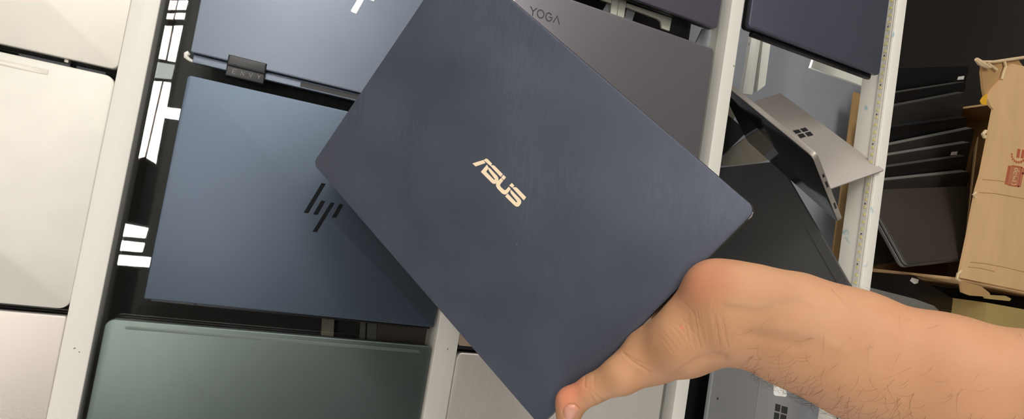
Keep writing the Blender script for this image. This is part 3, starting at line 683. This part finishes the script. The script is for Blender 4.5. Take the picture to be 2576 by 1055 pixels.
bs.inputs['Subsurface Weight'].default_value = .12; bs.inputs['Subsurface Radius'].default_value = (1, .35, .2); bs.inputs['Subsurface Scale'].default_value = .004
n2 = N('ShaderNodeTexNoise'); n2.inputs['Scale'].default_value = 700; n2.inputs['Detail'].default_value = 3; L(tc.outputs['Object'], n2.inputs['Vector'])
bp = N('ShaderNodeBump'); bp.inputs['Strength'].default_value = .25; bp.inputs['Distance'].default_value = .0004; L(n2.outputs['Fac'], bp.inputs['Height']); L(bp.outputs[0], bs.inputs['Normal'])
me2.materials.clear(); me2.materials.append(skin)
for p in me2.polygons: p.use_smooth = True
body = bpy.data.objects.new('body', me2); C.objects.link(body); body.parent = person
# thumbnail laid on the thumb
tree = BVHTree.FromPolygons([Vector(p) for p in rc], [tuple(p.vertices) for p in me2.polygons])
nail_poly = [(1415, 1036), (1419, 1027), (1428, 1020), (1438, 1018), (1447, 1021), (1455, 1029), (1456, 1036), (1450, 1046), (1442, 1055), (1434, 1064), (1424, 1060), (1418, 1047)]
def nail(b):
    cen = np.mean(nail_poly, 0); vs = []; fs = []; K_ = 6; m = 36
    ring = []
    for i in range(m):
        t = i / m * len(nail_poly); a = int(t); f = t - a
        ring.append(np.array(nail_poly[a]) * (1 - f) + np.array(nail_poly[(a + 1) % len(nail_poly)]) * f)
    def hit(p, off):
        d = ray(*p); d = d / np.linalg.norm(d); h = tree.ray_cast(Vector(CAM), Vector(d))
        if h[0] is None: return None
        return np.array(h[0]) - d * off
    c0 = hit(cen, .0009); vs.append(c0); last = c0
    for k in range(1, K_ + 1):
        for p in ring:
            s = k / K_; q = hit(cen + (p - cen) * s, .0009 * (1 - s ** 4) + .0001)
            if q is None or np.linalg.norm(q - c0) > .012: q = vs[-1]
            vs.append(q)
    for i in range(m): fs.append([0, 1 + i, 1 + (i + 1) % m])
    for k in range(K_ - 1):
        for i in range(m):
            j = (i + 1) % m; fs.append([1 + k * m + i, 1 + k * m + j, 1 + (k + 1) * m + j, 1 + (k + 1) * m + i])
    b.add(vs, fs)
part('thumbnail', mat('nail', (214, 152, 130), .3, spec=.5), person, nail, smooth=True)
# fine dark hairs on the forearm
def hairs(b):
    ok = np.where((uv[:, 0] > 1890) & (uv[:, 0] < 2600) & (uv[:, 1] < 1100))[0]
    x = uv[ok, 0]; lowc = 912 + (x - 1830) * .40; upc = 655 + (x - 1800) * .235
    f = np.clip((uv[ok, 1] - upc) / (lowc - upc), 0, 1)
    w = np.where(facing[ok], .05 + f ** 3, .9 * (f > .8)) * (f > .35) + .03 * (f < .12)
    w = w / w.sum(); pick = rng.choice(ok, 430, replace=False, p=w)
    ax = dep(2300, 900, .36) - dep(1900, 790, .385); ax /= np.linalg.norm(ax)
    for i in pick:
        p = rc[i]; n = rn[i]; ln = rng.uniform(.006, .017)
        around = np.cross(n, ax); s = -np.sign(around @ CU) if abs(around @ CU) > .05 else 1
        t = around * s * rng.uniform(.6, 1.2) - ax * rng.uniform(-.2, .9); t -= n * (t @ n); t /= np.linalg.norm(t)
        bend = np.cross(n, t) * rng.uniform(-1.5, 1.5); pts = []
        lift = rng.uniform(.10, .40)
        for k in range(8):
            u = k / 7; pts.append(p + t * ln * u + bend * ln * u * u * .8 + n * (ln * (lift * math.sin(u * 2.2) - .10 * u * u) - .0002))
        tube(b, pts, [0.00006 * (1 - .75 * k / 7) for k in range(8)], 4, caps=False)
ah = part('arm_hair', mat('hair', (84, 58, 40), .5), person, hairs, smooth=True); ah['kind'] = 'stuff'

# ------------------------------------------------------------------ light
def area(name, p, target, sx, sy, power, col=(1, 1, 1)):
    l = bpy.data.lights.new(name, 'AREA'); l.shape = 'RECTANGLE'; l.size = sx; l.size_y = sy; l.energy = power; l.color = col
    o = bpy.data.objects.new(name, l); C.objects.link(o); o.location = world(p)
    d = world(target) - world(p); o.rotation_euler = d.to_track_quat('-Z', 'Y').to_euler(); return o
area('ceiling_lamp', (-1.34, .5, 1.1), (.3, .2, .2), 1.8, 1.4, 4, (1, .95, .86))
area('shop_window_light', (-.05, 1.65, 2.5), (.6, .1, 0), 1.1, .7, 34, (1, .97, .91))
area('bay_fill', (.580, .15, -.10), (1.2, .15, -.34), 2.1, .02, .5, (1, .98, .95))  # unseen fill added to brighten the dark bay
area('under_shelf_fill', (.925, .15, -.20), (1.35, .15, -.46), 2.1, .03, .8, (1, .98, .96))  # unseen fill added to lift the back board and the box laptops
wd = bpy.data.worlds.new('World'); bpy.context.scene.world = wd; wd.use_nodes = True
wd.node_tree.nodes['Background'].inputs[0].default_value = (1, .98, .95, 1); wd.node_tree.nodes['Background'].inputs[1].default_value = 1.3

# ------------------------------------------------------------------ camera
cd = bpy.data.cameras.new('camera'); cam = bpy.data.objects.new('camera', cd); C.objects.link(cam)
cd.sensor_width = 36; cd.lens = 36 * F / 2576; cd.clip_start = .01; cd.clip_end = 50
wv = lambda v: Vector((v[1], -v[2], -v[0]))
Mx = Matrix.Identity(4); R3 = Matrix((wv(CR), wv(CU), -wv(CF))).transposed()
cam.matrix_world = Matrix.Translation(world(CAM)) @ R3.to_4x4()
sc_ = bpy.context.scene; sc_.camera = cam
for o in C.objects:
    if '_b' in o: del o['_b']
sc_.view_settings.view_transform = 'Standard'; sc_.view_settings.look = 'None'; sc_.view_settings.gamma = 1
sc_.view_settings.exposure = 0.32; sc_.view_settings.use_curve_mapping = False
sc_.cycles.use_denoising = True
sc_.cycles.max_bounces = 8; sc_.cycles.transparent_max_bounces = 16
